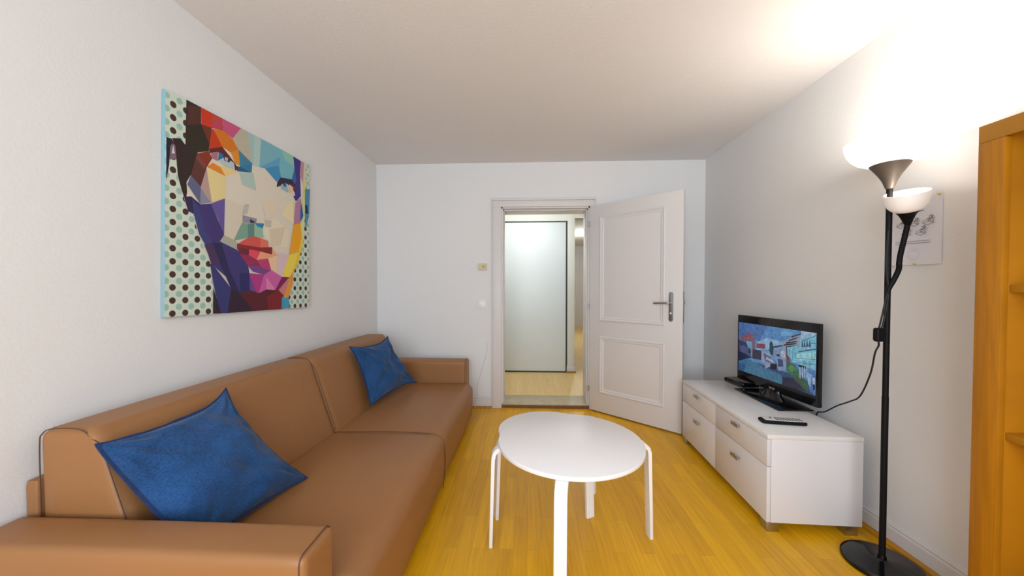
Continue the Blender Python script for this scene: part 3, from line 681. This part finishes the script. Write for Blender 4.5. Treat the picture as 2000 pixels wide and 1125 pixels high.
# ------------------------------------------------------------------ television
ev = Vector((1.586 - 1.644, .67, 0)).normalized(); bk = Vector((ev.y, -ev.x, 0))
MT = Matrix(((bk.x, ev.x, 0, 1.645), (bk.y, ev.y, 0, 2.063), (0, 0, 1, 0), (0, 0, 0, 1)))
TW = .672; TZ0, TZ1 = .541, 1.020
t = thing('television', 'flat screen television on the white cabinet showing houses by a canal', 'television', (1.60, 2.37, CZ1))
b = B(); box(b, .0, .026, 0, TW, TZ0, TZ1, .003, M=MT); soft_box(b, (.0262, .05, TZ0 + .01), (.052, TW - .05, TZ1 - .10), .012, lambda s: MT @ s, n=10); obj('housing', b, M_BLACK, t)
SC0, SC1, SZ0, SZ1 = .014, TW - .014, .606, .966
TV = [[(96,150,205),[(0,1),(1,1),(1,0),(0,0)]],
[(80,120,185),[(0,1),(0.429,0.999),(0.326,0.691),(0.006,0.667)]],
[(150,190,228),[(0.266,0.633),(0.427,0.779),(0.635,0.758),(0.841,0.959),(0.841,0.716),(0.279,0.503)]],
[(120,175,220),[(0.636,1),(0.797,1),(0.73,0.89),(0.586,0.863)]],
[(175,205,232),[(0.84,1),(1,1),(0.999,0.958),(0.841,0.86)]],
[(55,86,128),[(0,0.268),(0.477,0.249),(0.682,0.242),(1,0.184),(1,0),(0,0)]],
[(70,125,160),[(0,0.23),(0.166,0.281),(0.421,0.203),(0.633,0.164),(0.682,0),(0,0)]],
[(60,95,150),[(0.003,0.149),(0.115,0.158),(0.095,0.005),(0,0)]],
[(45,50,78),[(0.633,0.146),(0.843,0.192),(0.939,0.018),(0.799,0),(0.632,0.003)]],
[(60,70,112),[(0,0.64),(0.203,0.572),(0.218,0.323),(0,0.236)]],
[(120,100,132),[(0.01,0.668),(0.093,0.764),(0.152,0.82),(0.245,0.789),(0.269,0.614),(0.226,0.316),(0.199,0.335),(0.196,0.609),(0.04,0.617)]],
[(150,90,105),[(0.032,0.665),(0.143,0.788),(0.224,0.734),(0.212,0.653)]],
[(120,178,204),[(0.116,0.631),(0.207,0.648),(0.209,0.335),(0.184,0.388),(0.162,0.499)]],
[(90,100,140),[(0.021,0.529),(0.194,0.51),(0.197,0.373),(0.034,0.37)]],
[(40,45,75),[(0.157,0.477),(0.198,0.482),(0.197,0.403),(0.16,0.399)]],
[(35,45,80),[(0,0.391),(0.069,0.383),(0.199,0.325),(0,0.187)]],
[(142,76,92),[(0.276,0.632),(0.405,0.658),(0.407,0.566),(0.28,0.538)]],
[(45,50,76),[(0.229,0.504),(0.353,0.512),(0.354,0.333),(0.222,0.315)]],
[(40,76,86),[(0.467,0.697),(0.481,0.733),(0.501,0.709),(0.52,0.63),(0.515,0.476),(0.459,0.498)]],
[(150,165,196),[(0.353,0.512),(0.466,0.537),(0.518,0.319),(0.421,0.2),(0.351,0.332)]],
[(90,105,145),[(0.382,0.486),(0.479,0.433),(0.498,0.332),(0.409,0.329)]],
[(185,195,215),[(0.424,0.428),(0.518,0.378),(0.518,0.341),(0.416,0.369)]],
[(140,162,202),[(0.52,0.63),(0.685,0.742),(0.688,0.28),(0.583,0.224),(0.564,0.358),(0.519,0.483)]],
[(60,60,90),[(0.52,0.648),(0.683,0.737),(0.683,0.715),(0.52,0.616)]],
[(50,60,95),[(0.559,0.52),(0.597,0.527),(0.597,0.483),(0.558,0.485)]],
[(190,200,220),[(0.61,0.593),(0.671,0.6),(0.658,0.474),(0.615,0.491)]],
[(70,80,120),[(0.571,0.436),(0.634,0.446),(0.646,0.329),(0.583,0.299)]],
[(120,80,95),[(0.671,0.668),(0.689,0.692),(0.73,0.437),(0.682,0.312)]],
[(35,35,62),[(0.478,0.317),(0.564,0.344),(0.563,0.232),(0.477,0.208)]],
[(155,168,190),[(0.623,0.754),(0.73,0.873),(0.846,0.965),(0.825,0.742),(0.635,0.655)]],
[(58,48,72),[(0.736,0.885),(0.846,0.964),(0.837,0.939),(0.736,0.859)]],
[(58,48,72),[(0.707,0.816),(0.811,0.895),(0.802,0.87),(0.707,0.789)]],
[(58,48,72),[(0.671,0.764),(0.798,0.821),(0.789,0.796),(0.671,0.736)]],
[(58,48,72),[(0.647,0.721),(0.789,0.784),(0.78,0.758),(0.647,0.694)]],
[(58,48,72),[(0.671,0.692),(0.789,0.742),(0.78,0.716),(0.671,0.665)]],
[(136,202,226),[(0.685,0.682),(0.82,0.748),(0.841,0.876),(0.999,0.97),(1,0.405),(0.864,0.433),(0.753,0.448),(0.689,0.556)]],
[(165,225,235),[(0.798,0.601),(0.995,0.697),(0.996,0.558),(0.798,0.502)]],
[(60,84,122),[(0.846,0.83),(0.999,0.967),(0.999,0.958),(0.846,0.82)]],
[(60,84,122),[(0.82,0.655),(0.999,0.757),(0.999,0.739),(0.82,0.636)]],
[(60,84,122),[(0.944,0.829),(1,0.843),(1,0.834),(0.945,0.82)]],
[(60,84,122),[(0.787,0.53),(0.996,0.582),(0.996,0.575),(0.787,0.523)]],
[(60,84,122),[(0.798,0.468),(0.996,0.496),(0.996,0.489),(0.798,0.46)]],
[(75,85,130),[(0.854,0.84),(0.859,0.845),(0.869,0.742),(0.846,0.73)]],
[(75,85,130),[(0.878,0.849),(0.883,0.854),(0.893,0.751),(0.87,0.739)]],
[(75,85,130),[(0.904,0.857),(0.909,0.862),(0.919,0.761),(0.896,0.749)]],
[(75,85,130),[(0.93,0.866),(0.935,0.871),(0.945,0.77),(0.923,0.759)]],
[(95,150,180),[(0.718,0.669),(0.723,0.671),(0.723,0.434),(0.718,0.446)]],
[(95,150,180),[(0.747,0.68),(0.752,0.682),(0.752,0.447),(0.747,0.459)]],
[(95,150,180),[(0.775,0.691),(0.78,0.692),(0.78,0.46),(0.776,0.472)]],
[(95,150,180),[(0.955,0.759),(0.959,0.76),(0.96,0.542),(0.956,0.553)]],
[(95,150,180),[(0.977,0.767),(0.98,0.768),(0.982,0.552),(0.978,0.563)]],
[(66,116,90),[(0.68,0.415),(0.753,0.431),(0.798,0.385),(0.823,0.331),(0.823,0.211),(0.753,0.207),(0.679,0.272)]],
[(95,145,100),[(0.718,0.381),(0.776,0.391),(0.798,0.335),(0.741,0.273),(0.694,0.3)]],
[(70,102,86),[(0.73,0.215),(0.864,0.269),(0.934,0.096),(0.924,0.008),(0.821,0.112)]],
[(40,50,70),[(0.82,0.429),(0.895,0.432),(0.906,0.389),(0.82,0.393)]],
[(190,200,215),[(0.829,0.397),(0.839,0.397),(0.843,0.208),(0.833,0.216)]],
[(190,200,215),[(0.855,0.409),(0.865,0.409),(0.869,0.222),(0.859,0.23)]],
[(190,200,215),[(0.88,0.421),(0.889,0.421),(0.893,0.236),(0.884,0.244)]],
[(190,200,215),[(0.902,0.432),(0.911,0.432),(0.915,0.248),(0.906,0.256)]],
[(92,132,192),[(0.901,0.37),(0.999,0.357),(0.998,0.004),(0.939,0.05)]],
[(150,190,225),[(0.906,0.365),(0.958,0.319),(0.949,0.121),(0.923,0.155)]],
[(180,200,230),[(0.968,0.293),(0.993,0.275),(0.992,0.179),(0.967,0.18)]],
[(45,55,95),[(0.971,0.167),(0.994,0.18),(0.992,0.083),(0.975,0.089)]]]
print_mesh('screen', [(c, p) for c, p in TV], lambda u, v, d: MT @ Vector((-.0006 - d, SC1 + (SC0 - SC1)*u, SZ0 + (SZ1 - SZ0)*v)), t, print_mat('screen_picture', .62, .15), .00001)
b = B()
for k, (y_, w_) in enumerate(((.352, .012), (.335, .010), (.319, .011))): box(b, -.0012, .0002, y_ - w_/2, y_ + w_/2, .556, .564, 0, M=MT)
box(b, -.0012, .0002, .315, .345, .545, .551, 0, M=MT)
obj('emblem', b, M_LOGO, t, label='small silver lettering under the screen')
b = B(); box(b, 1.487, 1.692, 2.148, 2.595, CZ1 + .0005, CZ1 + .010, .003)
obj('stand_base', b, M_BLACK, t)
b = B(); lathe(b, [(.070, 0), (.066, .010), (.055, .020), (.047, .035), (.044, .055)], (0, 0, 0), 32); xf(b, 0, Matrix.Translation((1.612, 2.385, CZ1 + .010)) @ Matrix.Diagonal((.62, 1.5, 1, 1))); obj('stand_neck', b, M_BLACK, t)

b = B(); Mb = Matrix.Translation((1.625, 2.735, CZ1 + .0005)) @ Matrix.Rotation(math.radians(6), 4, 'Z')
t = thing('set_top_box', 'small black box behind the far lower corner of the television', 'box', (1.625, 2.735, CZ1))
soft_box(b, (-.075, -.105, 0), (.060, .105, .034), (.014, .014, .008), lambda s: Mb @ s, n=12); obj('casing', b, M_BLACK, t)
b = B(); box(b, -.0765, -.0745, -.07, .07, .008, .020, .0005, M=Mb); obj('front_window', b, mat('smoked_window', (58, 54, 54), .15), t)

# remote control
Mr = Matrix.Translation((1.378, 1.958, CZ1 + .0005)) @ Matrix.Rotation(math.radians(-9), 4, 'Z')
t = thing('remote_control', 'black remote control with silver top lying on the white cabinet', 'remote control', (1.378, 1.958, CZ1))
def rshape(s):
    k = (s.x + .108) / .216; s.y *= .92 + .16*math.sin(k*PI) - .10*k; s.z *= 1 - .30*k*0; return Mr @ s
b = B(); soft_box(b, (-.108, -.032, 0), (.108, .032, .019), (.010, .010, .007), rshape, n=18); obj('casing', b, M_BLACKM, t, smooth=60)
b = B()
def rs2(s):
    k = (s.x + .108) / .216; s.y *= .92 + .16*math.sin(k*PI) - .10*k; return Mr @ s
soft_box(b, (-.092, -.0265, .0192), (.103, .0265, .0212), (.006, .006, .0008), rs2, n=18); obj('faceplate', b, M_SILVER, t, smooth=60)
for r_ in range(9):
    for c_ in range(3):
        x_ = -.030 + r_*.0145; y_ = -.015 + c_*.015
        b = B(); prism(b, rrect(x_, y_, .0085, .0075, .003, 3), .0213, .0236, lambda a, z, d: Mr @ Vector((a, z, d)))
        obj('button', b, M_KEY, t)
b = B(); lathe(b, [(.006, .0213), (.006, .0245)], (0, 0, 0), 16); xf(b, 0, Mr @ Matrix.Translation((-.055, .009, 0))); obj('button', b, M_KEY, t)

# ------------------------------------------------------------------ uplighter floor lamp
LX, LY = 1.562, 1.603
M_SHADE = mat('opal_shade', (248, 246, 238), .35, emit=(255, 247, 232), estr=1.25)
M_SHADE2 = mat('opal_shade_small', (244, 238, 234), .35, emit=(255, 240, 232), estr=.16)
M_GLOW = mat('lit_bulb', (255, 255, 250), .4, emit=(255, 252, 240), estr=4)
M_CUP = mat('taupe_cup', (84, 74, 66), .4)
t = thing('floor_lamp', 'black uplighter floor lamp with a big lit bowl and a small reading bowl', 'lamp', (LX, LY, 0))
b = B(); lathe(b, [(.130, .0), (.137, .004), (.137, .016), (.133, .021), (.120, .024), (.03, .028), (.016, .034), (.0135, .05)], (LX, LY, 0), 72); obj('base', b, M_BLACK, t, smooth=40)
b = B(); tube(b, [(LX, LY, .03), (LX, LY, .75), (LX, LY, .751), (LX, LY, 1.20), (LX, LY, 1.67)], [.0115, .0115, .0105, .0105, .0105], 20); obj('pole', b, M_BLACKM, t)
def bowl(b, prof, th_, c):
    inner = [(max(.001, r - th_), z + th_*.6) for r, z in reversed(prof)]
    lathe(b, prof + [(prof[-1][0] - th_*.5, prof[-1][1] + th_*.5)] + inner, c, 72, cap=False)
b = B(); lathe(b, [(.013, 1.652), (.016, 1.66), (.024, 1.685), (.036, 1.71), (.052, 1.735), (.066, 1.756), (.064, 1.757)], (LX, LY, 0), 48); cup = obj('shade_cup', b, M_CUP, t)
b = B(); bowl(b, [(.020, 1.7575), (.064, 1.758), (.085, 1.764), (.108, 1.777), (.127, 1.796), (.140, 1.819), (.147, 1.842), (.150, 1.860)], .003, (LX, LY, 0)); obj('lamp_shade', b, M_SHADE, t, label='large glowing white bowl')
b = B(); lathe(b, [(.001, 1.775), (.022, 1.777), (.028, 1.79), (.026, 1.815), (.012, 1.828), (.001, 1.83)], (LX, LY, 0), 24); obj('bulb', b, M_GLOW, t)
SX, SY = 1.606, 1.570
TILT = Matrix.Translation((SX, SY, 1.495)) @ Matrix.Rotation(math.radians(21), 4, Vector((.62, -.78, 0))) @ Matrix.Translation((-SX, -SY, -1.495))
b = B(); lathe(b, [(.010, 1.492), (.013, 1.50), (.018, 1.515), (.026, 1.535), (.034, 1.548), (.033, 1.549)], (SX, SY, 0), 40); xf(b, 0, TILT); obj('shade_cup', b, M_BLACKM, t)
b = B(); bowl(b, [(.010, 1.5495), (.034, 1.550), (.048, 1.558), (.059, 1.573), (.065, 1.592), (.068, 1.612), (.069, 1.628)], .0025, (SX, SY, 0)); xf(b, 0, TILT); obj('lamp_shade', b, M_SHADE2, t, label='small white reading bowl')
b = B(); lathe(b, [(.001, 1.560), (.014, 1.562), (.026, 1.585), (.030, 1.604), (.024, 1.616), (.001, 1.622)], (SX, SY, 0), 28); xf(b, 0, TILT); obj('bulb', b, M_GLOW, t)
b = B(); tube(b, smooth_path([(SX, SY, 1.495), (1.597, 1.570, 1.45), (1.578, 1.568, 1.37), (1.567, 1.562, 1.33), (1.572, 1.568, 1.305), (1.566, 1.580, 1.262), (1.552, 1.588, 1.222), (1.549, 1.590, 1.20)], 6), .0095, 12); obj('reading_arm', b, M_BLACKM, t)
b = B(); tube(b, smooth_path([(1.548, 1.590, 1.47), (1.541, 1.588, 1.36), (1.542, 1.588, 1.29), (1.549, 1.588, 1.23), (1.534, 1.586, 1.15), (1.523, 1.590, 1.075), (1.520, 1.594, 1.045)], 6), .0033, 8)
tube(b, smooth_path([(1.552, 1.585, 1.225), (1.540, 1.586, 1.13), (1.534, 1.590, 1.07), (1.530, 1.594, 1.045)], 6), .0033, 8)
tube(b, smooth_path([(1.522, 1.598, 1.0), (1.527, 1.60, .975), (1.55, 1.64, .933), (1.607, 1.72, .822), (1.636, 1.80, .694), (1.658, 1.88, .640), (1.682, 1.98, .585), (1.700, 2.08, .517), (1.7075, 2.12, .500), (1.716, 2.16, .47), (1.722, 2.20, .30)], 7), .0034, 8)
obj('power_cord', b, M_CORD, t)
b = B(); soft_box(b, (1.506, 1.583, .992), (1.542, 1.609, 1.052), (.008, .008, .010), n=12); obj('cord_switch', b, M_BLACKM, t)
lamp('uplight_bulb', 'POINT', (LX, LY, 1.835), 12.5, (1.0, .94, .84), .055)
lamp('reading_bulb', 'POINT', tuple(TILT @ Vector((SX, SY, 1.645))), .5, (1.0, .90, .80), .02)

# ------------------------------------------------------------------ notice pinned to the right wall
PX_ = XR - .0035
t = thing('paper_notice', 'white sheet with line drawings pinned to the right wall behind the lamp', 'notice', (XR, 1.672, 1.328))
b = B()
GN, GM = 10, 14; vg = {}
for i in range(GN + 1):
    for j in range(GM + 1):
        u, v = i/GN, j/GM
        x = PX_ + .0025 - .004*abs(noise.noise(Vector((u*2, v*2.2, 3)))) - (.006*(1-v)**6*abs(math.sin(u*5)))
        for s in (0, 1): vg[(i, j, s)] = b.verts.new((x + s*.0004, 1.567 + .208*u, 1.328 + .300*v))
for i in range(GN):
    for j in range(GM):
        for s in (0, 1): b.faces.new([vg[(i, j, s)], vg[(i+1, j, s)], vg[(i+1, j+1, s)], vg[(i, j+1, s)]])
obj('sheet', b, M_PAPER, t, smooth=60)
def stroke(b, pts, w_=.0011):
    for (y0, z0), (y1, z1) in zip(pts, pts[1:]):
        d = Vector((0, y1-y0, z1-z0));
        if d.length < 1e-6: continue
        n_ = Vector((0, -d.z, d.y)).normalized() * w_ / 2; P = [Vector((PX_ - .0052, y0, z0)), Vector((PX_ - .0052, y1, z1))]
        b.faces.new([b.verts.new(P[0] - n_), b.verts.new(P[1] - n_), b.verts.new(P[1] + n_), b.verts.new(P[0] + n_)])
def doodle(b, cy, cz, s, seed):
    rnd = random.Random(seed)
    S = lambda L: stroke(b, [(cy - p*s, cz + q*s) for p, q in L], .0017)
    S([(-1, -.5), (-.2, -.9), (.7, -.6), (-.1, -.15), (-1, -.5)]); S([(-1, -.5), (-1, -.1), (-.1, .25), (-.1, -.15)]); S([(.7, -.6), (.7, -.2), (-.1, .25)])
    S([(0, .2), (.1, .75), (.45, .9), (.7, .6), (.35, .2), (0, .3)]); S([(.1, .7), (.6, .55)]); S([(.3, .3), (.8, .1), (1.0, .35)]); S([(.1, .4), (.5, .45), (.45, .75)])
    for k in range(4):
        a0, b0 = rnd.uniform(-.7, .7), rnd.uniform(-.6, .6); S([(a0, b0), (a0 + rnd.uniform(-.3, .3), b0 + rnd.uniform(-.2, .3))])
for k, (cy, cz, s) in enumerate(((1.612, 1.520, .024), (1.668, 1.520, .021), (1.724, 1.520, .021), (1.640, 1.478, .023), (1.700, 1.478, .022))): 
    b = B(); doodle(b, cy, cz, s, k); obj('line_drawing', b, M_INK, t, smooth=0)
b = B(); stroke(b, [(1.605, 1.432), (1.750, 1.437)], .0016); stroke(b, [(1.605, 1.423), (1.750, 1.427)], .0016); obj('ruled_lines', b, M_INK, t, smooth=0)
b = B()
stroke(b, [(1.632, 1.567), (1.655, 1.564)], .003); stroke(b, [(1.66, 1.564), (1.70, 1.562)], .003); stroke(b, [(1.636, 1.583), (1.640, 1.583)], .003)
obj('heading', b, M_INK, t, smooth=0)
b = B(); stroke(b, [(1.671 + .023*math.cos(2*PI*k/36), 1.378 + .026*math.sin(2*PI*k/36)) for k in range(37)], .0008); stroke(b, [(1.660, 1.391), (1.682, 1.392)], .0016)
obj('emblem', b, M_INKL, t, smooth=0)
for y_, z_ in ((1.578, 1.624), (1.664, 1.333), (1.765, 1.624)):
    b = B(); lathe(b, [(.0045, 0), (.005, .002), (.0035, .005), (.004, .009), (.003, .010)], (0, 0, 0), 14); xf(b, 0, Matrix.Translation((PX_ - .0015, y_, z_)) @ Matrix.Rotation(-PI/2, 4, 'Y')); obj('pin', b, M_PINY, t, label='small yellow pin')

# ------------------------------------------------------------------ oak bookcase at the right edge
BX, BY0, BY1, BZ = 1.500, .42, 1.252, 1.760
t = thing('bookcase', 'honey-coloured wooden bookcase standing against the right wall', 'bookcase', (1.62, .84, 0))
b = B(); box(b, BX, BX + .022, BY1 - .066, BY1, .0, BZ - .0565, .0015); obj('stile', b, M_OAK, t)
b = B(); box(b, BX, BX + .022, BY0, BY0 + .066, .0, BZ - .0565, .0015); obj('stile', b, M_OAK, t)
b = B(); box(b, BX, BX + .022, BY0, BY1, BZ - .056, BZ, .0015); obj('header', b, M_OAKX, t)
b = B(); box(b, BX + .0225, XR - .037, BY1 - .060, BY1 - .002, .0, BZ - .024, .001); obj('side_panel', b, M_OAK, t)
b = B(); box(b, BX + .0225, XR - .037, BY0 + .002, BY0 + .060, .0, BZ - .024, .001); obj('side_panel', b, M_OAK, t)
b = B(); box(b, BX + .0225, XR - .037, BY0 + .002, BY1 - .002, BZ - .0235, BZ - .001, .001); obj('top_panel', b, M_OAKX, t)
b = B(); box(b, XR - .0365, XR - .0350, BY0 + .004, BY1 - .004, .0, BZ - .002, 0); obj('back_panel', b, M_OAK, t)
for z in (.10, .762, 1.236):
    b = B(); box(b, BX + .032, XR - .0375, BY0 + .061, BY1 - .061, z - .024, z, .001); obj('shelf', b, M_OAKX, t)
